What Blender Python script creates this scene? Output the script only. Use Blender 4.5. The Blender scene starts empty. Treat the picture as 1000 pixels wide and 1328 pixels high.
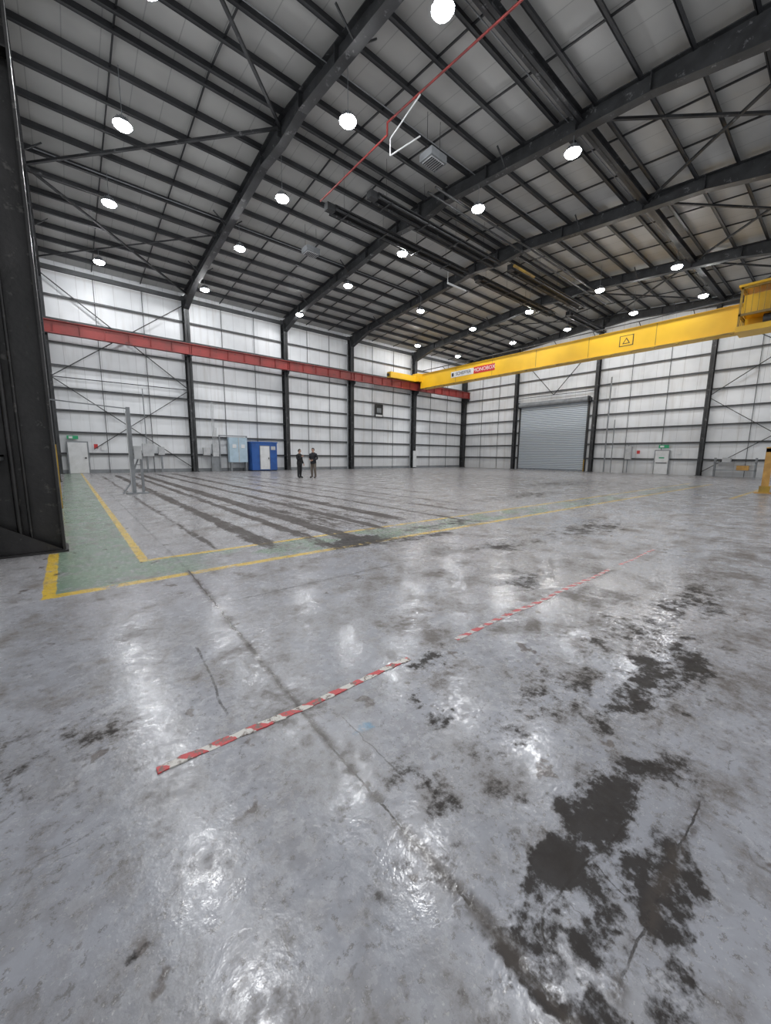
import bpy, math, random
from mathutils import Vector, Matrix
random.seed(4)
S=bpy.context.scene
C=bpy.context.collection

# ------------------------------------------------------------ node helpers
class NT:
    def __init__(s,name):
        s.m=bpy.data.materials.new(name); s.m.use_nodes=True
        s.t=s.m.node_tree; s.b=s.t.nodes['Principled BSDF']
        s.co=s.t.nodes.new('ShaderNodeTexCoord').outputs['Object']
    def link(s,v,sock):
        if isinstance(v,bpy.types.NodeSocket): s.t.links.new(v,sock)
        elif isinstance(v,(tuple,list)) and sock.type=='RGBA' and len(v)==3: sock.default_value=(*v,1)
        else: sock.default_value=v
    def M(s,op,a,b=0.0,c=None,clamp=False):
        n=s.t.nodes.new('ShaderNodeMath'); n.operation=op; n.use_clamp=clamp
        s.link(a,n.inputs[0]); s.link(b,n.inputs[1])
        if c is not None: s.link(c,n.inputs[2])
        return n.outputs[0]
    def V(s,op,a,b=(0,0,0)):
        n=s.t.nodes.new('ShaderNodeVectorMath'); n.operation=op
        s.link(a,n.inputs[0])
        if op=='SCALE': s.link(b,n.inputs['Scale'])
        else: s.link(b,n.inputs[1])
        return n.outputs['Value'] if op=='LENGTH' else n.outputs[0]
    def noise(s,scale,detail=4,rough=.55,vec=None,color=False,dist=0):
        n=s.t.nodes.new('ShaderNodeTexNoise')
        s.link(vec if vec is not None else s.co,n.inputs['Vector'])
        n.inputs['Scale'].default_value=scale; n.inputs['Detail'].default_value=detail
        n.inputs['Roughness'].default_value=rough; n.inputs['Distortion'].default_value=dist
        return n.outputs['Color' if color else 'Fac']
    def ss(s,v,lo,hi,a=0.0,b=1.0):
        n=s.t.nodes.new('ShaderNodeMapRange'); n.interpolation_type='SMOOTHSTEP'
        s.link(v,n.inputs[0]); n.inputs[1].default_value=lo; n.inputs[2].default_value=hi
        n.inputs[3].default_value=a; n.inputs[4].default_value=b
        return n.outputs[0]
    def mix(s,f,a,b):
        n=s.t.nodes.new('ShaderNodeMix'); n.data_type='RGBA'
        s.link(f,n.inputs[0]); s.link(a,n.inputs[6]); s.link(b,n.inputs[7])
        return n.outputs[2]
    def sep(s,v):
        n=s.t.nodes.new('ShaderNodeSeparateXYZ'); s.link(v,n.inputs[0]); return n.outputs
    def bump(s,h,strength=.3,dist=.02):
        n=s.t.nodes.new('ShaderNodeBump'); n.inputs['Strength'].default_value=strength
        n.inputs['Distance'].default_value=dist; s.link(h,n.inputs['Height'])
        s.t.links.new(n.outputs[0],s.b.inputs['Normal'])
    def set(s,**k):
        for kk,v in k.items(): s.link(v,s.b.inputs[kk.replace('_',' ')])
        return s.m

def mottled(name,c1,c2,scale=2.0,rough=.5,metal=0.0,lo=.35,hi=.7,c3=None,bump=0,c3lo=.62):
    n=NT(name); f=n.ss(n.noise(scale,3,.6),lo,hi)
    col=n.mix(f,c1,c2)
    if c3:
        g=n.ss(n.noise(scale*2.7,3,.7,vec=n.V('ADD',n.co,(7,3,1))),c3lo,c3lo+.12)
        col=n.mix(g,col,c3)
    if bump: n.bump(n.noise(scale*8,2),bump,.01)
    return n.set(Base_Color=col,Roughness=rough,Metallic=metal)

# ------------------------------------------------------------ materials
STEEL=mottled('dark_steel',(.020,.021,.023),(.042,.044,.047),1.3,.5,0,c3=(.16,.165,.17),c3lo=.60)
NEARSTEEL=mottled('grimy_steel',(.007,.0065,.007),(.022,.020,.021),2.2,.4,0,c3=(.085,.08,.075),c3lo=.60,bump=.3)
PURL=mottled('purlin_steel',(.018,.019,.022),(.036,.038,.042),.8,.5)
GIRT=mottled('girt_steel',(.065,.068,.072),(.11,.115,.12),.8,.5,c3=(.06,.05,.045))
RED=mottled('red_rail_paint',(.32,.045,.04),(.20,.035,.03),.7,.45,c3=(.06,.03,.03),c3lo=.6)
YEL=mottled('crane_yellow',(.84,.50,.02),(.70,.40,.015),.35,.4)
YELD=mottled('crane_yellow_grimy',(.45,.28,.03),(.2,.13,.04),1.2,.5)
BLACK=mottled('black_rubber',(.012,.012,.013),(.03,.03,.03),3,.5)
WHITE=mottled('white_paint',(.72,.73,.74),(.62,.63,.63),2,.45)
GREYP=mottled('grey_paint',(.25,.265,.28),(.18,.19,.20),2,.45)
BLUE=mottled('blue_paint',(.02,.10,.36),(.015,.075,.28),2,.4)
LBLUE=mottled('pale_blue_cabinet',(.45,.58,.68),(.38,.5,.58),2,.4)
GREEN=mottled('sign_green',(.02,.35,.15),(.02,.3,.13),2,.4)
SREDM=mottled('sign_red',(.55,.03,.03),(.45,.03,.03),2,.4)
PIPER=mottled('red_oxide_pipe',(.30,.04,.035),(.16,.03,.03),2,.5)
GALV=mottled('galvanised_steel',(.34,.36,.38),(.22,.23,.25),3,.35,.6)
TAN=mottled('tan_timber',(.55,.31,.08),(.4,.22,.06),3,.5)
LTGREY=mottled('light_grey_metal',(.5,.51,.52),(.4,.41,.42),3,.4)
SKIN=mottled('skin',(.5,.3,.22),(.45,.27,.2),9,.5)
LIPS=mottled('lips',(.4,.14,.12),(.36,.12,.1),9,.5)
HAIR=mottled('dark_hair',(.015,.012,.01),(.03,.022,.018),40,.6)
CLOTHB=mottled('black_cloth',(.010,.010,.012),(.02,.02,.022),12,.85)
CLOTHN=mottled('dark_navy_cloth',(.012,.013,.018),(.022,.023,.03),12,.85)
KHAKI=mottled('grey_khaki_cloth',(.15,.125,.105),(.11,.095,.08),12,.85)
SHOE=mottled('shoe_leather',(.02,.018,.016),(.03,.028,.025),12,.5)

# wall cladding
n=NT('wall_cladding')
x,y,z=n.sep(n.co)
hor=n.M('ADD',x,y)
st=n.V('MULTIPLY',n.co,(1.6,1.6,.12))
streak=n.ss(n.noise(1.5,4,.6,vec=st),.5,.8)
pan=n.M('FRACT',n.M('DIVIDE',hor,1.0))
seam=n.M('MULTIPLY',n.M('LESS_THAN',pan,.025),1.0)
g=n.mix(n.ss(n.noise(.35,3),.35,.7),(.85,.87,.89),(.71,.73,.75))
g=n.mix(n.M('MULTIPLY',streak,.35),g,(.42,.38,.33))
g=n.mix(n.M('MULTIPLY',seam,.45),g,(.3,.3,.3))
girt_phase=n.M('FRACT',n.M('DIVIDE',n.M('SUBTRACT',z,1.35),1.42))
g=n.mix(n.ss(girt_phase,.80,1.0,0,.5),g,(.42,.40,.38))  # cladding colour grades darker just below each girt
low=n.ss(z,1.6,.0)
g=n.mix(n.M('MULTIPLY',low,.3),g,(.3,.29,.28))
WALL=n.set(Base_Color=g,Roughness=.42)

# roof lining
n=NT('roof_lining')
x,y,z=n.sep(n.co)
pan=n.M('FRACT',n.M('DIVIDE',x,1.0)); seam=n.M('LESS_THAN',pan,.03)
g=n.mix(n.ss(n.noise(.4,3),.35,.7),(.50,.50,.485),(.42,.42,.41))
g=n.mix(n.M('MULTIPLY',seam,.5),g,(.2,.2,.2))
ROOF=n.set(Base_Color=g,Roughness=.5)

# roller shutter
n=NT('roller_shutter_slats')
x,y,z=n.sep(n.co)
w=n.M('SINE',n.M('MULTIPLY',z,2*math.pi/.19))
g=n.mix(n.ss(w,-1,0.2),(.22,.25,.28),(.50,.55,.60))
n.bump(w,.5,.02)
SHUT=n.set(Base_Color=g,Roughness=.4,Metallic=.15)

# hazard tape
def tapemat(name,worn):
    n=NT(name)
    wv=n.V('ADD',n.co,n.V('SCALE',n.noise(9,3,.6,color=True),.10))
    x2,y2,z2=n.sep(wv)
    s_=n.M('FRACT',n.M('DIVIDE',n.M('ADD',x2,n.M('MULTIPLY',y2,1.1)),.155))
    m=n.ss(s_,.48,.52)
    m=n.M('MINIMUM',m,n.ss(s_,1.0,.96))
    if not worn:
        g=n.mix(m,(.62,.60,.56),(.55,.045,.05))
        g=n.mix(n.ss(n.noise(30,4,.7),.50,.62),g,(.16,.12,.10))
    else:
        g=n.mix(m,(.55,.53,.52),(.50,.05,.06))
        g=n.mix(n.ss(n.noise(20,4,.7),.51,.60),g,(.22,.18,.18))
    return n.set(Base_Color=g,Roughness=.4)
TAPE=tapemat('hazard_tape_stripes',0); TAPE2=tapemat('hazard_tape_worn',1)

# lamp
n=NT('lamp_lens'); n.set(Base_Color=(1,1,1),Emission_Color=(.975,.985,1),Emission_Strength=235.0); LAMP=n.m

# ---------------- floor
n=NT('painted_concrete_floor')
co=n.co
x,y,z=n.sep(co)
wb_=n.V('SUBTRACT',n.noise(2.4,5,.65,color=True),(.5,.5,.5))
cw=n.V('ADD',co,n.V('SCALE',wb_,.9)); cm=n.V('ADD',co,n.V('SCALE',wb_,.3))
cs=n.V('ADD',co,n.V('SCALE',n.V('SUBTRACT',n.noise(6,4,.65,color=True),(.5,.5,.5)),.05))
def blob(cx,cy,rx,ry,amp=1.0):
    d=n.V('SUBTRACT',cw,(cx,cy,0))
    d=n.V('MULTIPLY',d,(1/rx,1/ry,0))
    return n.M('MULTIPLY',n.ss(n.V('LENGTH',d),1.5,.1),amp)
def mx(lst):
    o=lst[0]
    for k in lst[1:]: o=n.M('MAXIMUM',o,k)
    return o
def band(v,lo,hi,e=.012):
    return n.M('MULTIPLY',n.ss(v,lo-e,lo+e),n.ss(v,hi+e,hi-e))
def c5(v,k): return n.M('MULTIPLY',n.M('SUBTRACT',v,.5),k)
nl=n.noise(.35,3,.55); nm=n.noise(1.7,6,.68); nh=n.noise(7,5,.7); nf=n.noise(30,4,.72)
na=n.noise(3.3,6,.75,vec=n.V('ADD',co,(13,7,2)))
nk=n.noise(17,4,.7,vec=n.V('ADD',co,(3,17,2)))
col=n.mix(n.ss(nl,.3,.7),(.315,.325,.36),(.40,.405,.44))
col=n.mix(n.ss(y,3.5,8.0,0,.5),col,(.47,.445,.43))  # warmer faded paint further in, lightened in colour to offset dark grazing reflections
col=n.mix(n.ss(nm,.42,.60),col,n.mix(.5,col,(.20,.195,.20)))
col=n.mix(n.ss(nh,.45,.60,0,.3),col,(.19,.18,.18))
# worn, whitish scuffed swirls
scu=n.ss(n.noise(1.6,6,.72,vec=n.V('ADD',co,(11,5,0)),dist=1.8),.59,.67)
col=n.mix(n.M('MULTIPLY',scu,.4),col,(.52,.52,.54))
# green walkway
xs,ys,zs=n.sep(cs)
g1=n.M('MULTIPLY',band(xs,-.22,.66),n.ss(ys,4.86,4.9))
g2=n.M('MULTIPLY',band(ys,4.92,5.80),n.ss(xs,27,26.8)); g2=n.M('MULTIPLY',g2,n.ss(xs,-.25,-.2))
wear=n.ss(n.noise(1.3,6,.72,vec=n.V('ADD',co,(3,9,0))),.55,.46)
wearfar=n.M('MAXIMUM',wear,n.ss(xs,1.6,.9))
gm=n.M('MULTIPLY',n.M('MAXIMUM',g1,n.M('MULTIPLY',g2,n.ss(xs,30,6,.5,1))),wearfar)
gm=n.M('MULTIPLY',gm,n.ss(n.M('ADD',na,c5(nk,.6)),.60,.50,.3,1))
col=n.mix(n.M('MULTIPLY',gm,.85),col,n.mix(nm,(.12,.215,.14),(.23,.32,.225)))
# yellow lines
l1=n.M('MULTIPLY',band(xs,.62,.72,.006),n.ss(ys,5.72,5.76))
l2=n.M('MULTIPLY',band(xs,-.31,-.20,.006),n.M('MULTIPLY',n.ss(ys,4.78,4.8),n.ss(ys,7.0,6.9)))
l3=n.M('MULTIPLY',band(ys,4.78,4.90,.006),n.M('MULTIPLY',n.ss(xs,-.31,-.29),n.ss(xs,28,27)))
l4=n.M('MULTIPLY',band(ys,5.74,5.84,.006),n.M('MULTIPLY',n.ss(xs,.62,.64),n.ss(xs,28,27)))
l5=n.M('MULTIPLY',band(ys,2.55,2.67,.006),n.ss(xs,18,18.1))
yw=n.ss(n.M('ADD',n.noise(2.3,6,.75,vec=n.V('ADD',co,(1,4,0))),c5(nf,.25)),.64,.54)
ym=n.M('MULTIPLY',mx([l1,l2,l3,l4,l5]),yw)
col=n.mix(n.M('MULTIPLY',ym,.95),col,n.mix(nh,(.80,.53,.03),(.64,.44,.06)))
# general brown grime, feathered over several scales
t1=n.M('ADD',c5(nm,2.2),n.M('ADD',c5(na,2.0),n.M('ADD',c5(nh,1.4),c5(nf,1.0))))
rgt=n.ss(xs,.9,3.0,0,.2)
t1=n.M('ADD',t1,rgt)
gr=n.ss(t1,.02,.75)
col=n.mix(n.M('MULTIPLY',gr,.78),col,(.105,.086,.072))
t2=n.M('ADD',c5(nl,1.5),n.M('ADD',c5(na,2.4),n.M('ADD',c5(nk,1.8),.0)))
col=n.mix(n.ss(t2,.05,.75,0,.5),col,(.15,.13,.115))
# isolated small drips and spots
spt=n.ss(n.M('ADD',n.noise(4.2,3,.6,vec=n.V('ADD',co,(31,8,0))),c5(nk,.14)),.65,.69)
col=n.mix(n.M('MULTIPLY',spt,.8),col,(.09,.07,.06))
# fine speckle chips
col=n.mix(n.ss(nf,.56,.63,0,.65),col,(.14,.13,.125))
col=n.mix(n.M('MULTIPLY',n.ss(n.noise(60,3,.7),.60,.67),.45),col,(.58,.57,.58))
# scratches
for ang,off,th_,am,cc in ((.62,(0,0,0),.68,.25,(.55,.53,.51)),(-.9,(9,4,0),.66,.45,(.11,.10,.095)),(.1,(2,2,0),.66,.5,(.10,.09,.085)),(1.5,(7,1,0),.65,.5,(.10,.09,.08))):
    r=n.t.nodes.new('ShaderNodeVectorRotate'); r.rotation_type='Z_AXIS'; n.link(cm,r.inputs['Vector']); r.inputs['Angle'].default_value=ang
    sv=n.V('ADD',n.V('MULTIPLY',r.outputs[0],(1.6,40,1)),off)
    col=n.mix(n.M('MULTIPLY',n.ss(n.noise(1.0,3,.6,vec=sv),th_,th_+.04),n.ss(na,.45,.55,0,am)),col,cc)
# blue chips
col=n.mix(n.M('MULTIPLY',blob(.97,1.52,.10,.05),n.ss(nh,.46,.52)),col,(.17,.30,.42))
# long dirty tyre bands along Y
xm=n.sep(cm)[0]
def yband(lo,hi,y0,y1,amp,e=.09):
    return n.M('MULTIPLY',n.M('MULTIPLY',band(xm,lo,hi,e),n.M('MULTIPLY',n.ss(y,y0-.4,y0+.6),n.ss(y,y1+1,y1-3))),amp)
yb=mx([yband(2.15,2.5,5,31,1.1),yband(2.95,3.2,4.6,32,1.2),yband(3.45,3.85,4.6,32,1.25),yband(3.5,5.2,5.8,13,.72,.2),yband(4.5,4.8,5.5,32,1.15),yband(5.45,5.85,6,32,1.05),yband(6.6,6.8,5,28,1.0),yband(7.7,8.0,6,28,.85),yband(8.8,9.1,7,28,.85),yband(1.5,1.65,5,31,.9),yband(10.4,10.7,8,26,.7)])
stg=n.noise(1.2,6,.76,vec=n.V('MULTIPLY',co,(4.2,.4,1)))
t3=n.M('ADD',yb,n.M('ADD',c5(stg,3.2),c5(nh,1.4)))
ybm=n.M('MULTIPLY',n.ss(t3,.48,.95),n.ss(yb,.0,.25))
col=n.mix(n.M('MULTIPLY',ybm,.92),col,(.05,.04,.034))
# oily black stains
bl=mx([blob(1.62,.40,.55,.17,1.05),blob(1.15,.42,.46,.13,1.0),blob(1.95,.35,.4,.15,.8),blob(2.6,.72,.9,.15,.95),
       blob(1.3,.24,.6,.07,1.0),blob(.84,.3,.07,.45,1.0),blob(2.7,.9,2.2,.55,.5),blob(1.47,1.30,.16,.10,.95),blob(1.85,1.72,.2,.13,1.0),blob(.02,1.14,.06,.045,.8),
       blob(3.7,5.05,.9,.5,1.15),blob(4.7,4.7,.8,.35,.9),blob(5.8,5.2,1.4,.2,.95),blob(3.9,2.3,.5,.3,.8),
       blob(3.1,.6,.8,.16,.9),blob(4.3,.9,1.4,.35,.8),blob(8,3.2,2.6,.5,.8),blob(5.2,3.4,.8,.35,.8),blob(13,7.5,4,.9,.75),blob(20,10,5,1.8,.7),blob(-.3,2.2,.5,.5,.45),blob(1.05,1.0,.10,.35,.6)])
t4=n.M('ADD',bl,n.M('ADD',c5(na,2.4),n.M('ADD',c5(nh,2.2),c5(nf,1.1))))
blm=n.M('MULTIPLY',n.ss(t4,.38,1.0),n.ss(bl,.02,.25))
col=n.mix(n.M('MULTIPLY',blm,.96),col,(.026,.022,.020))
# joints / cracks
def seg(ax,ay,bx,by,w,amp=1.0,e=.4):
    L=math.hypot(bx-ax,by-ay); ux,uy=(bx-ax)/L,(by-ay)/L
    dx=n.M('SUBTRACT',xs,ax); dy=n.M('SUBTRACT',ys,ay)
    t=n.M('ADD',n.M('MULTIPLY',dx,ux),n.M('MULTIPLY',dy,uy))
    d=n.M('ABSOLUTE',n.M('SUBTRACT',n.M('MULTIPLY',dx,uy),n.M('MULTIPLY',dy,ux)))
    return n.M('MULTIPLY',n.M('MULTIPLY',n.ss(d,w,w*e),n.M('MULTIPLY',n.ss(t,-.02,.02),n.ss(t,L+.02,L-.02))),amp)
jn=mx([seg(.84,-1,.87,1.47,.007,1),seg(.87,1.47,1.02,5,.011,.95),seg(1.02,5,1.1,33,.02,.4),
       seg(.97,.235,1.9,.235,.005,.85),seg(1.57,.39,1.02,.455,.006,1),seg(1.02,.455,.95,.40,.005,1),seg(1.57,.39,1.78,.42,.004,.8),seg(1.25,.235,1.3,.42,.004,.8),
       seg(.55,2.0,.62,2.9,.010,.7),seg(1.02,1.1,1.03,1.6,.005,.6)])
gx=n.M('ABSOLUTE',n.M('SUBTRACT',n.M('FRACT',n.M('DIVIDE',n.M('SUBTRACT',xs,3.65),5.3)),.5))
gy=n.M('ABSOLUTE',n.M('SUBTRACT',n.M('FRACT',n.M('DIVIDE',n.M('SUBTRACT',ys,1.0),5.3)),.5))
grid=n.M('MULTIPLY',n.M('LESS_THAN',n.M('MINIMUM',gx,gy),.0024),n.ss(xs,1.05,1.1))
jn=n.M('MAXIMUM',jn,n.M('MULTIPLY',grid,.6))
jm=n.M('MULTIPLY',jn,n.ss(nh,.36,.50,.25,1))
col=n.mix(jm,col,(.03,.026,.024))
halo=n.M('MULTIPLY',mx([seg(.84,-1,.87,1.3,.05,1,.1),seg(.87,1.3,.95,3.6,.04,.9,.1),seg(.95,3.2,1.02,5,.06,.95,.1),seg(.97,.235,1.9,.235,.04,.9,.1)]),n.ss(n.M('ADD',na,c5(nk,.6)),.38,.52))
col=n.mix(n.M('MULTIPLY',halo,.88),col,(.06,.05,.044))
# roughness
dirt=mx([blm,ybm,n.M('MULTIPLY',gr,.8)])
rg=n.M('ADD',n.ss(nm,.38,.65,.15,.27),n.M('MULTIPLY',dirt,.28))
rg=n.M('ADD',rg,n.ss(nk,.4,.65,-.01,.13))
hgt=n.M('ADD',n.M('MULTIPLY',n.noise(10,2,.5),.5),n.M('MULTIPLY',n.noise(45,3,.6),.25))
n.bump(hgt,.30,.010)
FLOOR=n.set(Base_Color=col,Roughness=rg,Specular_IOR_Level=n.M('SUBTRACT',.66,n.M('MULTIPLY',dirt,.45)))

# ------------------------------------------------------------ mesh builder
class MB:
    def __init__(s): s.v=[];s.f=[];s.mi=[];s.mats=[];s.cur=0;s.smooth=[]
    def mat(s,m):
        if m not in s.mats: s.mats.append(m)
        s.cur=s.mats.index(m); return s
    def add(s,vs,fs,sm=False):
        o=len(s.v); s.v+= [tuple(v) for v in vs]
        for f in fs: s.f.append([o+i for i in f]); s.mi.append(s.cur); s.smooth.append(sm)
    def box(s,x0,x1,y0,y1,z0,z1):
        vs=[(x,y,z) for x in (x0,x1) for y in (y0,y1) for z in (z0,z1)]
        s.add(vs,[(0,1,3,2),(4,6,7,5),(0,4,5,1),(2,3,7,6),(0,2,6,4),(1,5,7,3)])
        return s
    def obox(s,p0,p1,w,h,up=(0,0,1),off=(0,0)):
        p0=Vector(p0);p1=Vector(p1);d=(p1-p0).normalized();u=Vector(up)
        sd=d.cross(u)
        if sd.length<1e-4: sd=d.cross(Vector((0,1,0)))
        sd.normalize();u=sd.cross(d).normalized()
        vs=[]
        for p in (p0,p1):
            for a in (-.5,.5):
                for b in (-.5,.5): vs.append(p+sd*(a*w+off[0])+u*(b*h+off[1]))
        s.add(vs,[(0,1,3,2),(4,6,7,5),(0,4,5,1),(2,3,7,6),(0,2,6,4),(1,5,7,3)])
        return s
    def ibeam(s,p0,p1,w,h,up=(0,0,1),tf=.025,tw=.02):
        s.obox(p0,p1,tw,h,up); s.obox(p0,p1,w,tf,up,(0,h/2-tf/2)); s.obox(p0,p1,w,tf,up,(0,-h/2+tf/2)); return s
    def cyl(s,p0,p1,r,seg=12,r2=None,cap=True):
        p0=Vector(p0);p1=Vector(p1);d=(p1-p0).normalized();a=d.orthogonal().normalized();b=d.cross(a)
        if r2 is None:r2=r
        vs=[]
        for p,rr in ((p0,r),(p1,r2)):
            for i in range(seg):
                t=2*math.pi*i/seg; vs.append(p+a*math.cos(t)*rr+b*math.sin(t)*rr)
        s.add(vs,[(i,(i+1)%seg,seg+(i+1)%seg,seg+i) for i in range(seg)],True)
        if cap: s.add(vs,[tuple(range(seg))[::-1],tuple(range(seg,2*seg))])
        return s
    def ell(s,c,rx,ry,rz,seg=12,rings=8,z0=-1,z1=1,fn=None):
        vs=[]
        for j in range(rings+1):
            zz=z0+(z1-z0)*j/rings if (z0,z1)!=(-1,1) else -math.cos(math.pi*j/rings)
            r=math.sqrt(max(0,1-zz*zz))
            for i in range(seg):
                t=2*math.pi*i/seg
                v=Vector((r*math.cos(t)*rx,r*math.sin(t)*ry,zz*rz))
                if fn: v=fn(v)
                vs.append(Vector(c)+v)
        s.add(vs,[(j*seg+i,j*seg+(i+1)%seg,(j+1)*seg+(i+1)%seg,(j+1)*seg+i) for j in range(rings) for i in range(seg)],True)
        return s
    def prismx(s,poly,x0,x1):   # poly in (y,z)
        k=len(poly); vs=[(x0,a,b) for a,b in poly]+[(x1,a,b) for a,b in poly]
        s.add(vs,[tuple(range(k))[::-1],tuple(range(k,2*k))]+[(i,(i+1)%k,k+(i+1)%k,k+i) for i in range(k)])
        return s
    def obj(s,name,loc=(0,0,0),parent=None,bevel=0):
        me=bpy.data.meshes.new(name)
        L=Vector(loc)
        me.from_pydata([tuple(Vector(v)-L) for v in s.v],[],s.f)
        for m in s.mats: me.materials.append(m)
        for p,i,sm in zip(me.polygons,s.mi,s.smooth): p.material_index=i; p.use_smooth=sm
        me.update()
        import bmesh
        bm=bmesh.new(); bm.from_mesh(me); bmesh.ops.recalc_face_normals(bm,faces=bm.faces); bm.to_mesh(me); bm.free()
        o=bpy.data.objects.new(name,me); o.location=loc; C.objects.link(o)
        if parent: o.parent=parent
        if bevel:
            b=o.modifiers.new('bevel','BEVEL'); b.width=bevel; b.segments=2; b.limit_method='ANGLE'
        return o

RY=16.25; RZ=14.68; SL=.088
def ztop(y): return RZ-abs(y-RY)*SL     # top of rafters
X0=-.85; X1=41.0; YN=33.6; YS=-3.0
FR=[-.45,7.8,15.7,22.8,31.6,40.7]

# ------------------------------------------------------------ shell
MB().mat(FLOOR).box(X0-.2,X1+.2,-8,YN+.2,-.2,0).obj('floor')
b=MB().mat(WALL); b.box(X0-.2,X1+.2,YN,YN+.12,0,ztop(YN)+.2); WN=b.obj('wall_north')
def gable(name,xa,xb):
    b=MB().mat(WALL)
    b.prismx([(YS,0),(YN,0),(YN,ztop(YN)+.22),(RY,RZ+.22),(YS,ztop(YS)+.22)],xa,xb)
    return b.obj(name)
WW=gable('wall_west',X0-.12,X0); WE=gable('wall_east',X1,X1+.12)
b=MB().mat(ROOF)
b.prismx([(YN+.12,ztop(YN)+.22),(RY,RZ+.23),(YS,ztop(YS)+.22),(YS,ztop(YS)+.30),(RY,RZ+.31),(YN+.12,ztop(YN)+.30)],X0-.12,X1+.12)
CEIL=b.obj('ceiling')

# purlins
b=MB().mat(PURL)
ys_=[RY+.35+1.42*i for i in range(12)]+[RY-.35-1.42*i for i in range(14)]
for yy in ys_:
    if yy<YS or yy>YN-.1: continue
    zt=ztop(yy)
    b.box(X0,X1,yy-.02,yy+.02,zt-.05,zt+.22)
    b.box(X0,X1,yy-.11,yy,zt-.05,zt-.03)
    b.box(X0,X1,yy,yy+.10,zt+.2,zt+.218)
for i in range(5):
    a,c=FR[i],FR[i+1]
    for t in (1/3,2/3):
        xx=a+(c-a)*t
        b.obox((xx,YN,ztop(YN)+.12),(xx,RY,RZ+.12),.05,.06)
        b.obox((xx,YS,ztop(YS)+.12),(xx,RY,RZ+.12),.05,.06)
b.obj('roof_purlins',parent=CEIL)

# girts
def girts(name,fn,vert,par):
    b=MB().mat(GIRT)
    zz=1.35
    while zz<13:
        fn(b,zz); zz+=1.42
    vert(b); b.obj(name,parent=par)
def gN(b,z):
    if z>12.6: return
    b.box(X0,X1,YN-.2,YN,z-.012,z+.012); b.box(X0,X1,YN-.2,YN-.185,z-.09,z+.012); b.box(X0,X1,YN-.016,YN,z,z+.05)
def vN(b):
    for i in range(5):
        for t in (1/3,2/3):
            xx=FR[i]+(FR[i+1]-FR[i])*t; b.box(xx-.02,xx+.02,YN-.12,YN-.09,0,12.8)
    b.mat(GREYP).box(X0,X1,YN-.05,YN,0,.25)
    b.mat(GIRT).box(X0,X1,YN-.25,YN-.02,12.75,13.0)
girts('girts_north',gN,vN,WN)
ED=(17.6,25.0)
def gE(b,z):
    segs=[(YS,YN)] if z>7.6 else [(YS,ED[0]-.1),(ED[1]+.1,YN)]
    for a,c in segs:
        b.box(X1-.2,X1,a,c,z-.012,z+.012); b.box(X1-.2,X1-.185,a,c,z-.09,z+.012); b.box(X1-.016,X1,a,c,z,z+.05)
GC=[25.6,16.8,8.1,-.2]
def vE(b):
    for a,c in ((33,25.6),(16.8,8.1),(8.1,-.2)):
        for t in (1/3,2/3):
            yy=a+(c-a)*t; b.box(X1-.12,X1-.09,yy-.02,yy+.02,0,13)
girts('girts_east',gE,vE,WE)
def gW(b,z):
    b.box(X0,X0+.2,YS,YN,z-.012,z+.012); b.box(X0+.185,X0+.2,YS,YN,z-.06,z+.012)
girts('girts_west',gW,lambda b:None,WW)

# ------------------------------------------------------------ columns + rafters
def frame(x,i):
    hw=.18
    b=MB().mat(STEEL)
    def post(yin,yout):
        b.box(x-hw,x+hw,yin,yin+.03,0,ztop(yin)-.5)
        b.box(x-hw,x+hw,yout-.03,yout,0,ztop(yout)-.02)
        b.box(x-.02,x+.02,yin,yout,0,ztop(yin)-.1)
        b.box(x-hw-.08,x+hw+.08,yin-.05,yout,0,.035)
        for zz in (8.75,11.9): b.box(x-hw,x+hw,yin+.02,yout-.02,zz,zz+.025)
    post(32.95,YN-.02)
    b.prismx([(32.96,8.2),(32.96,8.72),(32.45,8.72),(32.45,8.5)],x-.02,x+.02)
    b.box(x-.16,x+.16,32.45,32.97,8.70,8.74)
    b.obj('steel_column',(x,33.3,0))
    r=MB().mat(STEEL)
    hd=.62
    ye=32.95; yw=-.8
    bot=[(ye,ztop(ye)-1.15),(ye-2.8,ztop(ye-2.8)-hd),(RY+1.8,ztop(RY+1.8)-hd),(RY,RZ-.92),(RY-1.8,ztop(RY-1.8)-hd),(5.6,ztop(5.6)-hd),(yw,ztop(yw)-1.35)]
    top=[(yw,ztop(yw)),(RY,RZ),(ye,ztop(ye))]
    r.prismx(bot+top,x-.018,x+.018)
    for pts,o in ((bot,.0),(top,-.03)):
        for a,c in zip(pts[:-1],pts[1:]):
            r.obox((x,a[0],a[1]+o+.015),(x,c[0],c[1]+o+.015),2*hw,.03)
    for yy in (ye-2.8,RY+1.8,RY,RY-1.8,24.5,8,21,12,5.6):
        r.box(x-hw,x+hw,yy-.012,yy+.012,ztop(yy)-hd,ztop(yy)-.03)
    for yy in (28.6,23,11):
        for s in (-1,1):
            r.obox((x+s*.05,yy,ztop(yy)-hd+.05),(x+s*.75,yy,ztop(yy)+.02),.05,.05)
    r.obj('roof_rafter',(x,RY,RZ-.5))
for i,x_ in enumerate(FR): frame(x_,i)
for x_ in FR[1:]:
    b=MB().mat(STEEL).ibeam((x_,-1.15,0),(x_,-1.15,ztop(-1.15)-.05),.36,.65,up=(0,1,0)); b.box(x_-.26,x_+.26,-1.55,-.75,0,.035); b.obj('steel_column',(x_,-1.15,0))
for yy in GC:
    b=MB().mat(STEEL); x_=X1-.25
    b.ibeam((x_-.12,yy,0),(x_-.12,yy,ztop(yy)-.1),.3,.45,up=(1,0,0))
    b.box(x_-.42,x_+.12,yy-.22,yy+.22,0,.03)
    b.obj('steel_column',(x_,yy,0))
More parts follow.
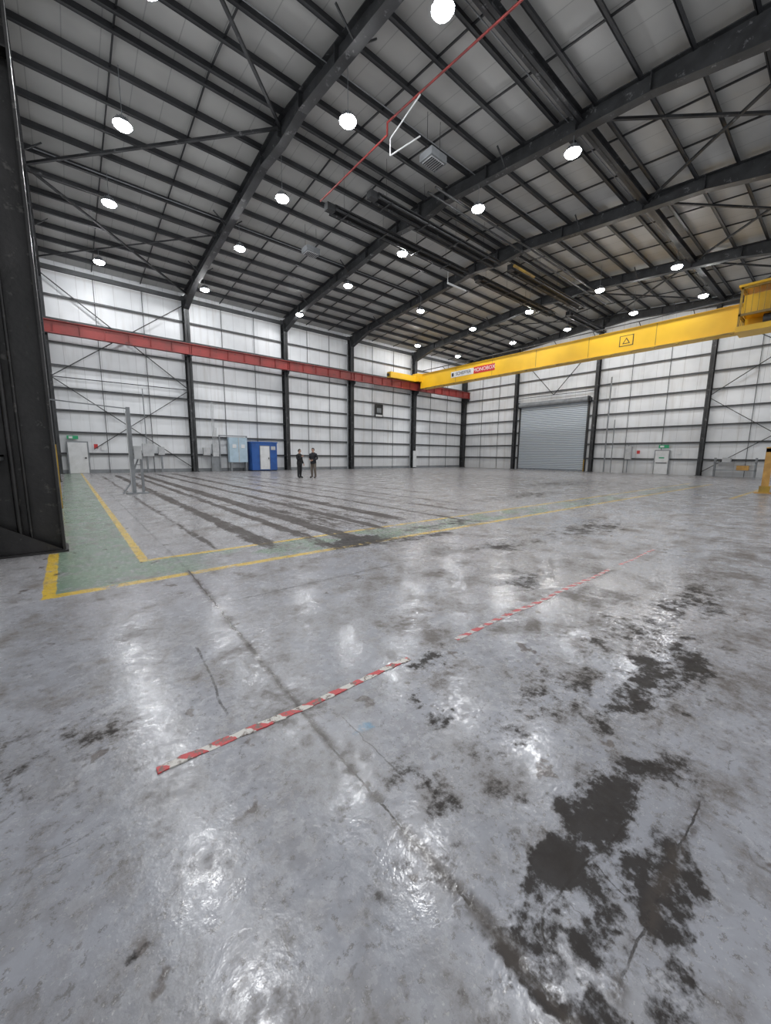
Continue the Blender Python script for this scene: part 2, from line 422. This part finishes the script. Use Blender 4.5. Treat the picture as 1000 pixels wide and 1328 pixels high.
for yy in (15.4,24.2):
    b=MB().mat(STEEL)
    b.ibeam((-.55,yy,0),(-.55,yy,ztop(yy)-.6),.3,.5,up=(1,0,0)); b.box(-.84,-.26,yy-.22,yy+.22,0,.03)
    b.obj('steel_column',(-.55,yy,0))
# big near post, with gusset stiffeners
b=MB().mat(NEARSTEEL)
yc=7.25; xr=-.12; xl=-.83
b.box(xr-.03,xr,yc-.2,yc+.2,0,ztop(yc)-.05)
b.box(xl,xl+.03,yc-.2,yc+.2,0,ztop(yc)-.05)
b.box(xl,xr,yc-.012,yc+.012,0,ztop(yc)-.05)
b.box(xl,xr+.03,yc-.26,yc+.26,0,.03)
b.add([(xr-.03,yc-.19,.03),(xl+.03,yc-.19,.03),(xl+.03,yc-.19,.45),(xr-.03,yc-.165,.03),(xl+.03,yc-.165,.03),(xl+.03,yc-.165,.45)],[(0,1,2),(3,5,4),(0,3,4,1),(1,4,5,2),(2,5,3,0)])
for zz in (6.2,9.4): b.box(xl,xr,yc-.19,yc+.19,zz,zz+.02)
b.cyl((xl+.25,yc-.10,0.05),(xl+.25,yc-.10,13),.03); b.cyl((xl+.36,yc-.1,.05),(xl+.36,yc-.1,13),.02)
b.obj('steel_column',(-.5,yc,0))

# longitudinal struts + bracing
b=MB().mat(STEEL)
b.obox((FR[0],24.6,ztop(24.6)-.25),(FR[1],24.6,ztop(24.6)-.25),.09,.09)
b.ibeam((FR[0],7.9,ztop(7.9)-.18),(FR[5],7.9,ztop(7.9)-.18),.28,.32)
def br(xa,ya,xb,yb,w=.10):
    b.obox((xa,ya,ztop(ya)-.22),(xb,yb,ztop(yb)-.22),w,w)
br(7.8,16.3,-.4,24.4); br(-.4,24.4,7.8,32.6); br(7.8,16.3,-.4,8); br(-.4,8,7.8,0)
br(-.4,32.6,7.8,24.4,.06)
for k in (2,3,4):
    br(FR[k],7.9,FR[k+1],0,.09); br(FR[k],0,FR[k+1],7.9,.09)
    if k==4: br(FR[k],7.9,FR[k+1],16.3,.09); br(FR[k],16.3,FR[k+1],7.9,.09); br(FR[k],24.5,FR[k+1],16.3,.07)
b.obj('roof_bracing',parent=CEIL)
b=MB().mat(STEEL)
def wb(xa,za,xb,zb): b.obox((xa,YN-.28,za),(xb,YN-.28,zb),.05,.08,up=(0,1,0))
wb(-.3,12.4,7.7,6.3); wb(-.3,6.3,7.7,12.4); wb(-.3,6.2,7.7,.3); wb(1.5,1.65,7.7,6.2); wb(-.3,6.25,7.7,6.25)
b.obj('wall_bracing_north',parent=WN)
b=MB().mat(STEEL)
def we(ya,za,yb,zb): b.obox((X1-.3,ya,za),(X1-.3,yb,zb),.05,.08,up=(1,0,0))
we(8,12.5,-.2,6.6); we(8,6.5,-.2,12.5); we(8,.3,-.2,6.3); we(8,6.3,-.2,.3)
we(25.4,12.6,21.2,8); we(21.2,8,17,12.6); we(25.5,8.0,16.9,8.0)
b.obj('wall_bracing_east',parent=WE)

# ------------------------------------------------------------ crane runway (red)
b=MB().mat(RED)
b.ibeam((X0+.05,32.68,9.15),(X1-.05,32.68,9.15),.32,.78,tf=.05,tw=.03)
for x_ in FR:
    b.box(x_-.012,x_+.012,32.55,32.82,8.8,9.5)
    b.mat(STEEL).obox((x_,32.7,9.5),(x_,32.94,9.5),.2,.05).mat(RED)
xx=0
while xx<41:
    b.box(xx,xx+.012,32.56,32.8,8.8,9.5); xx+=1.32
b.mat(STEEL).obox((X0+.05,32.68,9.57),(X1-.05,32.68,9.57),.06,.06)
b.obj('crane_runway_beam',(20,32.68,9.15))

# ------------------------------------------------------------ crane
crane=bpy.data.objects.new('overhead_travelling_crane',None); crane.location=(32,16,9.6); C.objects.link(crane)
def part(mb,name,bevel=0):
    o=mb.obj(name,(32,16,9.6),None,bevel); o.parent=crane; o.location=(0,0,0); return o
p=MB().mat(YEL)
xa,xb=31.5,32.35; zb_,zt_=8.95,10.45
p.box(xa,xb,.6,32.1,zb_,zt_)
p.box(xa-.12,xb+.12,.6,32.0,zb_-.03,zb_+.03)
p.box(xa-.05,xb+.05,.6,32.1,zt_-.02,zt_+.03)
part(p,'box_girder')
p=MB().mat(YELD)
for yy in (5.2,9.5,13.9,18.2,22.6,27): p.box(xa-.012,xa,yy-.02,yy+.02,zb_+.03,zt_-.03)
p.box(xa-.13,xa-.02,.6,31.9,zb_-.08,zb_-.03)
yy=1.4
while yy<31.5: p.box(xa-.16,xa-.02,yy,yy+.14,zb_-.14,zb_-.05); yy+=1.35
part(p,'girder_seams')
p=MB().mat(YEL)
p.box(27.2,34.9,32.25,32.85,9.64,10.25)
p.box(30.9,32.9,31.9,32.8,9.64,10.5)
p.mat(BLACK).box(27.0,27.2,32.45,32.65,9.8,10.05).box(34.9,35.1,32.45,32.65,9.8,10.05)
for xx in (27.7,34.4): p.cyl((xx,32.5,9.75),(xx,32.86,9.75),.14,14)
part(p,'end_carriage',.02)
p=MB()
p.mat(STEEL).obox((xa-.35,1,zt_+.25),(xa-.35,31.5,zt_+.25),.06,.06)
yy=1.5
while yy<31: p.obox((xa-.35,yy,zt_+.25),(xa+.1,yy,zt_),.04,.04); yy+=3
part(p,'festoon_track')
p=MB().mat(YELD)
cx0,cx1,cy0,cy1,cz0,cz1=29.9,31.35,2.0,5.1,8.55,10.9
for a in (cx0,cx1-.1):
    for c in (cy0,cy1-.1,3.5): p.box(a,a+.1,c,c+.1,cz0,cz1)
for zz in (cz0,9.35,cz1-.12):
    p.box(cx0,cx1,cy1-.1,cy1,zz,zz+.12); p.box(cx0,cx1,cy0,cy0+.1,zz,zz+.12)
    p.box(cx0,cx0+.1,cy0,cy1,zz,zz+.12)
for k in range(1,12):
    c=cy0+(cy1-cy0)*k/12; p.box(cx0+.04,cx0+.06,c-.012,c+.012,9.4,cz1)
p.mat(YEL).box(cx0+.3,cx1,cy0+.12,cy1-.12,9.5,10.5)
p.box(cx0-.1,cx1+.9,cy0-.1,cy1+.1,cz1-.02,cz1+.1)
p.box(cx0-.05,cx1,cy0,cy1+.05,8.5,8.8)
p.mat(STEEL).cyl((30.6,2.3,9.1),(30.6,4.1,9.1),.32,16)
p.mat(GREYP).cyl((30.6,3.2,8.9),(30.6,3.2,6.9),.02,6).cyl((30.7,3.2,8.9),(30.7,3.2,6.9),.02,6)
p.mat(YEL).box(30.45,30.85,3.0,3.4,6.45,6.95)
p.mat(STEEL).cyl((30.65,3.2,6.45),(30.65,3.2,6.15),.05,8)
part(p,'hoist_crab')
p=MB().mat(WHITE).box(xa-.02,xa,24.75,27.6,9.45,10.02)
p.mat(SREDM).box(xa-.02,xa,22.3,24.7,9.43,10.05)
p.mat(BLACK).box(xa-.03,xa,27.25,27.5,9.55,9.89)
part(p,'name_board')
def text(s,loc,size,mat,rot,parent=None,name='lettering'):
    cu=bpy.data.curves.new(name,'FONT'); cu.body=s; cu.size=size; cu.extrude=.004; cu.align_x='CENTER'; cu.align_y='CENTER'
    o=bpy.data.objects.new(name,cu); C.objects.link(o); o.location=loc; o.rotation_euler=rot; cu.materials.append(mat)
    if parent:
        o.parent=parent; o.location=Vector(loc)-parent.location
    return o
RX=(math.radians(90),0,math.radians(-90))
text('MONOBOX',(xa-.03,23.5,9.74),.48,WHITE,RX,crane)
text('SCHEFFER',(xa-.03,26.0,9.74),.44,BLACK,RX,crane)
p=MB()
p.mat(BLACK).box(xa-.015,xa-.0,10.85,11.75,9.33,10.05)
p.mat(YEL).box(xa-.02,xa,10.9,11.7,9.37,10.01)
p.mat(BLACK).add([(xa-.025,11.05,9.48),(xa-.025,11.55,9.48),(xa-.025,11.3,9.9)],[(0,1,2)])
p.mat(YEL).add([(xa-.03,11.14,9.53),(xa-.03,11.46,9.53),(xa-.03,11.3,9.8)],[(0,1,2)])
part(p,'warning_plate')

# ------------------------------------------------------------ high bay lamps
LX=[2.5,8.45,15.7,22.6,29.2,35.6]; LY=[3.2,8.1,12.45,17.7,23.2,30.3]
skip={(22.6,8.1),(22.6,12.45),(22.6,17.7),(22.6,30.3),(22.6,3.2),(15.7,3.2),(29.2,3.2),(35.6,3.2)}
for lx in LX:
    for ly in LY:
        if (lx,ly) in skip: continue
        zt=ztop(ly); zl=12.75
        b=MB().mat(GALV)
        b.cyl((lx,ly,zl+.02),(lx,ly,zl+.10),.31,16,.28)
        for k in range(6):
            t=math.pi*k/6
            b.obox((lx-.2*math.cos(t),ly-.2*math.sin(t),zl+.17),(lx+.2*math.cos(t),ly+.2*math.sin(t),zl+.17),.012,.14)
        b.cyl((lx,ly,zl+.1),(lx,ly,zl+.3),.09,10).cyl((lx,ly,zl+.3),(lx,ly,zt+.05),.012,5)
        b.mat(LAMP).ell((lx,ly,zl+.02),.28,.28,.14,12,2,-.95,0)
        rr=.28*math.sqrt(1-.95**2)
        b.add([(lx+rr*math.cos(2*math.pi*k/12),ly+rr*math.sin(2*math.pi*k/12),zl+.02-.95*.14) for k in range(12)],[tuple(range(12))])
        b.obj('high_bay_lamp',(lx,ly,zl))

# ------------------------------------------------------------ ceiling services
b=MB().mat(PIPER)
b.cyl((10.6,2,13.35),(10.0,12.2,13.35),.035,8); b.cyl((10.0,12.2,13.35),(10.0,12.2,12.95),.035,8); b.cyl((10.0,12.2,12.95),(10.0,17.0,12.95),.035,8)
b.mat(WHITE).cyl((10.15,12.2,12.9),(10.15,12.2,12.35),.025,8).cyl((10.15,12.2,12.35),(10.9,11.4,12.9),.025,8).cyl((10.15,12.2,12.9),(10.1,10.6,13.3),.025,8)
b.obj('gas_pipe')
def heater(x0,x1,yy,zz,nm='radiant_tube_heater'):
    b=MB().mat(STEEL)
    for dy in (-.22,.22): b.cyl((x0,yy+dy,zz),(x1,yy+dy,zz),.07,10)
    b.cyl((x1,yy-.22,zz),(x1,yy+.22,zz),.07,10)
    b.mat(PURL); b.add([(x0,yy-.42,zz-.02),(x0,yy-.2,zz+.2),(x0,yy+.2,zz+.2),(x0,yy+.42,zz-.02),(x1,yy-.42,zz-.02),(x1,yy-.2,zz+.2),(x1,yy+.2,zz+.2),(x1,yy+.42,zz-.02)],[(0,1,5,4),(1,2,6,5),(2,3,7,6)])
    b.mat(STEEL).box(x0-.4,x0,yy-.15,yy+.15,zz-.1,zz+.2)
    k=x0+.6
    while k<x1:
        b.mat(STEEL).cyl((k,yy,zz+.2),(k,yy,ztop(yy)),.008,5); b.box(k-.03,k+.03,yy-.42,yy+.42,zz-.1,zz-.07); k+=2.4
    b.obj(nm,(x0,yy,zz))
heater(10.6,20.4,16.85,12.7); heater(11.6,20.8,14.9,12.7); heater(21.6,31.0,16.75,12.7); heater(22.0,31.4,14.6,12.7); heater(32.4,39,16,12.8)
b=MB().mat(STEEL)
for yy in (13.1,13.55): b.cyl((13.5,yy,13.1),(33,yy,13.1),.05,8)
b.obj('overhead_pipework')
b=MB().mat(YELD).cyl((21.2,14.0,12.5),(23.4,14.0,12.5),.08,10); b.mat(WHITE).cyl((19.8,17.9,12.4),(21.6,17.9,12.4),.06,10).cyl((19.8,17.9,12.4),(19.8,17.9,13.6),.02,6); b.obj('flue_pipe')
def unit(x,y_,z_):
    b=MB().mat(GREYP)
    b.box(x-.42,x+.42,y_-.32,y_+.32,z_,z_+.28); b.mat(LTGREY).box(x-.34,x+.34,y_-.25,y_+.25,z_-.03,z_)
    b.mat(STEEL)
    for k in range(7): b.box(x-.3+.1*k-.02,x-.3+.1*k+.02,y_-.24,y_+.24,z_-.045,z_-.03)
    for sx in (-.35,.35): b.cyl((x+sx,y_,z_+.28),(x+sx,y_,ztop(y_)),.01,5)
    b.obj('air_destratifier',(x,y_,z_))
unit(12.0,11.8,12.7); unit(11.8,21.2,12.8)
b=MB().mat(GREYP)
for yy in (8.1,12.45,23.2): b.cyl((0,yy+.25,ztop(yy)-.05),(40,yy+.25,ztop(yy)-.05),.02,6)
b.obj('lighting_conduit',parent=CEIL)

# ------------------------------------------------------------ roller door
b=MB().mat(SHUT).box(X1-.16,X1-.12,ED[0],ED[1],.12,6.95)
b.mat(GALV).box(X1-.2,X1-.1,ED[0],ED[1],0,.12)
b.mat(STEEL).box(X1-.24,X1-.02,ED[0]-.16,ED[0],0,7.1).box(X1-.24,X1-.02,ED[1],ED[1]+.16,0,7.1)
b.mat(GREYP).cyl((X1-.35,ED[0]-.1,7.2),(X1-.35,ED[1]+.1,7.2),.28,16)
b.mat(STEEL).box(X1-.65,X1-.1,ED[0]-.2,ED[0]-.1,6.85,7.5).box(X1-.65,X1-.1,ED[1]+.1,ED[1]+.2,6.85,7.5).box(X1-.5,X1-.2,ED[0]-.4,ED[0]-.2,7.0,7.35)
b.mat(YELD).box(X1-.3,X1-.24,ED[0]-.12,ED[0]-.04,0,1.2)
b.obj('door_roller_shutter',(X1-.2,21.3,0),parent=WE)
def pdoorE(yc):
    b=MB().mat(GREYP).box(X1-.26,X1-.2,yc-.58,yc+.58,0,2.14)
    b.mat(WHITE).box(X1-.29,X1-.25,yc-.5,yc+.5,.02,2.06)
    b.mat(STEEL).box(X1-.33,X1-.29,yc-.42,yc+.42,.98,1.04)
    b.mat(GREEN).box(X1-.3,X1-.29,yc-.2,yc+.2,1.4,1.5)
    b.obj('door_1',(X1-.25,yc,0))
    b=MB().mat(GREEN).box(X1-.28,X1-.25,yc-.45,yc+.3,2.3,2.58); b.mat(WHITE).box(X1-.285,X1-.28,yc-.1,yc+.2,2.36,2.52); b.obj('exit_sign',(X1-.25,yc,2.4))
pdoorE(10.85)
b=MB().mat(GREYP).box(.02,1.2,YN-.26,YN-.2,0,2.16)
b.mat(WHITE).box(.1,1.12,YN-.30,YN-.25,.02,2.08); b.mat(STEEL).box(.95,1.05,YN-.34,YN-.30,1.0,1.1)
b.obj('door_2',(.6,YN-.25,0))
b=MB().mat(GREEN).box(.1,.7,YN-.26,YN-.23,2.3,2.52); b.mat(WHITE).box(.2,.4,YN-.27,YN-.26,2.34,2.48); b.obj('exit_sign',(.5,YN-.25,2.4))

# blue booth
a0,a1=11.95,14.15
b=MB().mat(BLUE).box(a0,a1,32.0,33.2,.08,2.4)
b.mat(BLACK).box(a0+.04,a1-.04,32.05,33.15,0,.08)
b.mat(BLUE).box(a0-.05,a1+.05,31.96,33.23,2.36,2.47)
b.mat(WHITE).box(12.65,13.45,31.96,32.0,.15,2.1)
b.mat(GREYP).box(12.6,12.65,31.95,32.0,.12,2.15).box(13.45,13.5,31.95,32.0,.12,2.15).box(12.6,13.5,31.95,32.0,2.1,2.15)
b.mat(STEEL).box(13.33,13.4,31.92,31.96,1.0,1.15)
b.mat(LTGREY).box(13.6,14.0,31.97,32.0,1.8,2.1)
b.obj('blue_plant_booth',(13.6,32.6,0),bevel=.01)
b=MB().mat(GREYP)
for xx in (9.6,11.8): b.box(xx,xx+.08,32.8,32.9,0,2.9)
b.box(9.6,11.88,32.8,32.9,2.85,2.93)
b.mat(LBLUE).box(10.25,11.7,32.35,32.8,.75,2.75)
b.mat(LTGREY).box(10.97,11.03,32.33,32.35,.78,2.7)
b.mat(WHITE).box(10.5,10.8,32.33,32.35,1.9,2.2).box(11.2,11.5,32.33,32.35,1.9,2.2)
b.mat(GREYP).box(10.35,10.45,32.4,32.75,0,.75).box(11.55,11.65,32.4,32.75,0,.75)
b.mat(LTGREY).box(9.1,9.55,32.8,33.15,1.2,2.2).box(8.4,8.9,32.85,33.15,1.3,1.9)
for k in range(5): b.cyl((9.2+.08*k,33.1,2.2),(9.2+.08*k,33.1,5.5 if k<3 else 3.5),.018,5)
b.mat(GREYP).box(9.0,9.6,32.9,33.1,0,1.2)
b.obj('electrical_cabinet',(10.9,32.6,0))
b=MB().mat(LTGREY).box(4.3,5.0,32.9,33.2,1.2,2.1).box(5.3,5.7,32.95,33.2,1.3,1.9).mat(GREYP).cyl((4.6,33.15,2.1),(4.6,33.15,6),.03,6).box(4.5,4.6,32.95,33.15,0,1.2).box(5.45,5.55,33.0,33.15,0,1.3)
b.obj('distribution_board',(4.8,33.0,1.6))
b=MB().mat(YELD).box(-.26,-.18,12.6,12.72,0,1.6); b.obj('marker_post',(-.22,12.66,0))
b=MB().mat(SREDM).box(40.78,40.8,12.6,12.85,1.8,2.1).mat(WHITE).box(40.78,40.8,9.5,9.8,1.8,2.2); b.obj('safety_notice',(40.79,11,2),parent=WE)
b=MB().mat(SREDM).box(1.5,1.72,YN-.24,YN-.22,1.7,2.0).mat(WHITE).box(1.9,2.2,YN-.24,YN-.22,1.6,2.0); b.obj('safety_notice',(1.8,YN-.23,1.8),parent=WN)
b=MB().mat(BLACK).box(26.0,27.1,YN-.24,YN-.2,5.5,6.9).mat(GREYP).box(26.25,26.85,YN-.25,YN-.24,6.0,6.5).mat(WHITE).box(26.1,27.0,YN-.25,YN-.24,5.6,5.8); b.obj('wall_sign',(26.5,YN-.22,6.2))
b=MB().mat(GREYP).cyl((40.55,15.5,0),(40.55,15.5,9),.07,8).cyl((40.6,14.9,0),(40.6,14.9,5),.04,6).cyl((40.6,13.5,0),(40.6,13.5,2.6),.05,8)
b.mat(LTGREY).box(40.4,40.7,13.2,13.7,1.3,2.5); b.obj('wall_conduit',(40.6,14.9,0))
b=MB().mat(GREYP).cyl((22.35,33.2,0),(22.35,33.2,12.3),.06,8).cyl((31.1,33.2,0),(31.1,33.2,12.3),.06,8); b.obj('rainwater_pipe',(22.35,33.2,0))
b=MB().mat(WHITE).box(31.35,31.85,32.86,32.94,.1,2.0); b.obj('column_notice_board',(31.6,32.9,1))
b=MB().mat(GREYP)
for yy in (4.6,7.0):
    b.box(39.9,39.98,yy,yy+.08,0,1.5); b.box(40.35,40.43,yy,yy+.08,0,1.5)
for zz in (.5,1.1): b.box(39.9,40.43,4.6,7.08,zz,zz+.05)
b.mat(TAN).box(39.95,40.4,5.0,5.7,.55,.9).mat(LTGREY).box(39.95,40.4,6.1,6.6,1.15,1.5)
b.obj('storage_rack',(40.2,5.8,0))

# post with control box, near left
b=MB().mat(GREYP)
b.box(1.68,1.79,15.9,16.01,0,2.95); b.box(1.98,2.06,16.0,16.08,0,1.5)
b.box(1.5,2.15,15.75,16.2,0,.03)
b.obox((1.73,15.95,.7),(2.02,16.04,1.45),.04,.04)
for zz in (.5,1.0,1.5): b.obox((1.73,15.95,zz),(2.02,16.04,zz),.03,.03)
b.obox((1.73,15.95,.5),(1.4,15.85,.02),.04,.04)
b.mat(LTGREY).box(1.80,2.02,15.82,15.95,1.2,1.65)
b.mat(GREYP).obox((1.73,15.95,2.9),(-.8,16.0,3.05),.035,.035)
b.mat(LTGREY).cyl((1.66,15.9,.05),(1.66,15.9,2.8),.015,6)
b.obj('control_post',(1.8,16,0))
b=MB().mat(TAN)
b.box(22.2,22.42,2.1,2.32,0,1.85).box(22.2,22.42,1.2,1.42,0,1.85).box(22.2,22.42,1.2,2.32,1.7,1.9)
b.box(22.1,22.52,1.0,2.5,0,.04)
b.mat(YELD).box(22.15,22.47,2.05,2.37,.04,.3)
b.obj('barrier_frame',(22.3,1.8,0))

# ------------------------------------------------------------ tapes on floor
def tape(name,xa,xb,y_,w,mat,curl=0):
    b=MB().mat(mat); N=90; vs=[];fs=[]
    for i in range(N+1):
        xx=xa+(xb-xa)*i/N; yy=y_+.008*math.sin(xx*5)+random.uniform(-.0025,.0025)
        ww=w*(1-.3*abs(math.sin(xx*9+math.sin(xx*23)))) ; z=.002+curl*abs(math.sin(xx*7))*.004
        vs+= [(xx,yy-ww/2,z),(xx,yy+ww/2,z+curl*.003),(xx,yy+ww/2,.0002),(xx,yy-ww/2,.0002)]
    for i in range(N):
        o=i*4
        for k in range(4): fs.append((o+k,o+4+k,o+4+(k+1)%4,o+(k+1)%4))
    fs+=[(0,1,2,3),(N*4,N*4+3,N*4+2,N*4+1)]
    b.add(vs,fs); b.obj(name,((xa+xb)/2,y_,0))
tape('hazard_tape',.19,1.72,1.80,.05,TAPE,1)
tape('hazard_tape',2.2,5.2,1.80,.058,TAPE2,0)
tape('hazard_tape',5.5,6.9,1.80,.04,TAPE2,0)

# ------------------------------------------------------------ people
def skinmesh(verts,edges,radii,root,sub=2):
    me=bpy.data.meshes.new('sk'); me.from_pydata(verts,edges,[]); o=bpy.data.objects.new('sk',me); C.objects.link(o)
    o.modifiers.new('s','SKIN')
    lay=me.skin_vertices[0].data
    for i,r in enumerate(radii):
        lay[i].radius=r if isinstance(r,tuple) else (r,r); lay[i].use_root=(i==root)
    m=o.modifiers.new('sub','SUBSURF'); m.levels=sub; m.render_levels=sub
    dg=bpy.context.evaluated_depsgraph_get(); dg.update()
    ev=o.evaluated_get(dg); res=bpy.data.meshes.new_from_object(ev)
    V=[v.co.copy() for v in res.vertices]; F=[tuple(p.vertices) for p in res.polygons]
    bpy.data.objects.remove(o); bpy.data.meshes.remove(res)
    return V,F
def person(name,loc,yaw,arms,legs,top,trouser,height=1.76,headyaw=0):
    v=[];e=[];r=[]
    def a(p,rad,par=None):
        v.append(p); r.append(rad); i=len(v)-1
        if par is not None: e.append((par,i))
        return i
    pel=a((0,0,.96),(.17,.13)); wa=a((0,0,1.12),(.165,.125),pel); ch=a((0,0,1.30),(.195,.14),wa); up=a((0,.01,1.41),(.15,.105),ch)
    nk=a((0,.005,1.50),.06,up); nk2=a((0,-.01,1.60),.055,nk)
    for s in (1,-1):
        lg=legs[s]
        hip=a((s*.10,0,.84),(.10,.115),pel); kn=a((s*lg[0][0],lg[0][1],.50),.078,hip); ca=a((s*(lg[0][0]*.5+lg[1][0]*.5),(lg[0][1]+lg[1][1])/2+.02,.34),.074,kn)
        an=a((s*lg[1][0],lg[1][1]+.02,.09),.058,ca); to=a((s*(lg[1][0]+.03),lg[1][1]-.15,.04),(.05,.035),an)
        el,wr=arms[s]
        sh=a((s*.20,.01,1.39),.075,up); ee=a(el,.06,sh); ww=a(wr,.042,ee)
    V,F=skinmesh(v,e,r,pel,3)
    b=MB()
    sets=[(SKIN,lambda c:c.z>1.47 and abs(c.x)<.075),(SHOE,lambda c:c.z<=.085),(trouser,lambda c:.085<c.z<=.90 and abs(c.x)<.21)]
    cls={}
    for k,f in enumerate(F):
        c=sum((V[i] for i in f),Vector())/len(f)
        m=top
        for mm,cd in sets:
            if cd(c): m=mm;break
        cls.setdefault(m,[]).append(f)
    o0=len(b.v); b.v+=[tuple(q) for q in V]
    for m,fs in cls.items():
        b.mat(m)
        for f in fs: b.f.append([o0+i for i in f]); b.mi.append(b.cur); b.smooth.append(True)
    def ring(cx,cy,cz,rx,ry,tr,th_,n1=24,n2=8):
        vs=[]
        for k in range(n1):
            t=2*math.pi*k/n1
            for j in range(n2):
                u=2*math.pi*j/n2; q=tr*math.cos(u)
                vs.append((cx+(rx+q)*math.cos(t),cy+(ry+q)*math.sin(t),cz+th_*math.sin(u)))
        b.add(vs,[(k*n2+j,((k+1)%n1)*n2+j,((k+1)%n1)*n2+(j+1)%n2,k*n2+(j+1)%n2) for k in range(n1) for j in range(n2)],True)
    b.mat(top); ring(0,.005,1.475,.078,.074,.02,.032); ring(0,0,.895,.178,.135,.018,.045)
    b.mat(trouser)
    for s in (1,-1): ring(s*legs[s][1][0],legs[s][1][1]+.01,.10,.052,.058,.016,.03,16)
    hs=len(b.v)
    hc=Vector((0,-.02,1.65))
    def hf(q):
        q=q.copy()
        if q.z<0: q.x*=1+q.z*2.2; q.y*=1+q.z*.8
        return q
    b.mat(SKIN).ell(hc,.078,.098,.118,24,18,fn=hf)
    for s in (1,-1):
        b.ell(hc+Vector((s*.077,.012,-.005)),.011,.018,.03,8,6)
        b.mat(WHITE).ell(hc+Vector((s*.030,-.086,.008)),.013,.008,.007,8,6); b.mat(HAIR).ell(hc+Vector((s*.030,-.0925,.008)),.0055,.003,.0055,6,4)
        b.ell(hc+Vector((s*.031,-.086,.030)),.018,.007,.004,8,4); b.mat(SKIN)
    b.ell(hc+Vector((0,-.098,-.022)),.013,.016,.012,8,6); b.ell(hc+Vector((0,-.094,-.004)),.008,.011,.026,8,6)
    b.mat(LIPS).ell(hc+Vector((0,-.083,-.055)),.021,.008,.006,10,4)
    def hair(q):
        q=q.copy()
        lim=.052 if q.y<-.03 else (.03 if q.y<.0 else -.06)
        q.z=max(q.z,lim); return q
    b.mat(HAIR).ell(hc+Vector((0,.008,.008)),.086,.104,.124,24,18,fn=hair)
    cy,sy=math.cos(headyaw),math.sin(headyaw)
    for i in range(hs,len(b.v)):
        x_,y_,z_=b.v[i]; b.v[i]=(x_*cy-y_*sy,x_*sy+y_*cy,z_)
    for s in (1,-1):
        el,wr=arms[s]; d=(Vector(wr)-Vector(el)).normalized(); w=Vector(wr)-d*.01
        pal=Vector((s*-1,0,0)); nrm=(pal-d*pal.dot(d)).normalized(); wid=d.cross(nrm).normalized()
        if wid.y+wid.z*.5>0 and d.z<-.5: wid=-wid
        if d.z>=-.5 and wid.z<0: wid=-wid
        pv=[w,w+d*.055,w+d*.09]
        VV,FF=skinmesh([tuple(q) for q in pv],[(0,1),(1,2)],[(.03,.024),(.042,.02),(.038,.015)],0,1)
        b.mat(SKIN).add(VV,FF,True)
        for k,(ln) in enumerate((.07,.08,.075,.058)):
            base=w+d*.085+wid*(.03-.02*k)
            m1=base+d*ln*.5+nrm*.008; m2=base+d*ln*.8+nrm*.025; m3=base+d*ln*.95+nrm*.042
            VV,FF=skinmesh([tuple(base),tuple(m1),tuple(m2),tuple(m3)],[(0,1),(1,2),(2,3)],[.010,.0095,.0085,.0075],0,1)
            b.add(VV,FF,True)
        base=w+d*.03+wid*.032; VV,FF=skinmesh([tuple(base),tuple(base+d*.03+wid*.022),tuple(base+d*.06+wid*.024+nrm*.015)],[(0,1),(1,2)],[.014,.011,.009],0,1)
        b.add(VV,FF,True)
    zmin=min(q[2] for q in b.v)
    b.v=[(q[0],q[1],q[2]-zmin) for q in b.v]
    o=b.obj(name)
    sc=height/1.775
    o.scale=(sc,sc,sc); o.location=loc; o.rotation_euler=(0,0,yaw)
    return o
person('standing_person',(10.88,21.4,0),math.radians(25),
   {1:((.27,.03,1.12),(.25,-.10,.88)),-1:((-.26,-.03,1.13),(-.11,-.25,1.30))},
   {1:((.11,-.01),(.12,.02)),-1:((.11,0),(.13,-.02))},CLOTHB,CLOTHB,1.76,.2)
person('standing_person',(11.6,21.0,0),math.radians(-65),
   {1:((.27,.05,1.14),(.13,-.20,1.06)),-1:((-.27,.05,1.13),(-.09,-.24,1.10))},
   {1:((.11,0),(.13,.0)),-1:((.11,-.02),(.12,.0))},CLOTHN,KHAKI,1.84)

# ------------------------------------------------------------ camera
th=math.atan(73/495.9); rho=.0098; az=math.radians(39.6)
h=Vector((math.sin(az),math.cos(az),0)); R0=Vector((math.cos(az),-math.sin(az),0)); Z=Vector((0,0,1))
F=h*math.cos(th)-Z*math.sin(th); U0=h*math.sin(th)+Z*math.cos(th)
Rc=R0*math.cos(rho)+U0*math.sin(rho); Uc=-R0*math.sin(rho)+U0*math.cos(rho)
cam=bpy.data.cameras.new('camera'); co=bpy.data.objects.new('camera',cam); C.objects.link(co)
M=Matrix((( Rc.x,Uc.x,-F.x,0),(Rc.y,Uc.y,-F.y,0),(Rc.z,Uc.z,-F.z,1.4),(0,0,0,1)))
co.matrix_world=M
cam.sensor_fit='VERTICAL'; cam.sensor_height=36; cam.lens=495.9/1328*36; cam.clip_start=.02; cam.clip_end=300
S.camera=co
# ------------------------------------------------------------ world (added ambient fill, enters where the south wall is left unbuilt)
w=bpy.data.worlds.new('World'); S.world=w; w.use_nodes=True
w.node_tree.nodes['Background'].inputs[0].default_value=(.96,.98,1,1); w.node_tree.nodes['Background'].inputs[1].default_value=1.0
try:
    S.view_settings.view_transform='Standard'; S.view_settings.look='None'
except Exception as ex: print(ex)
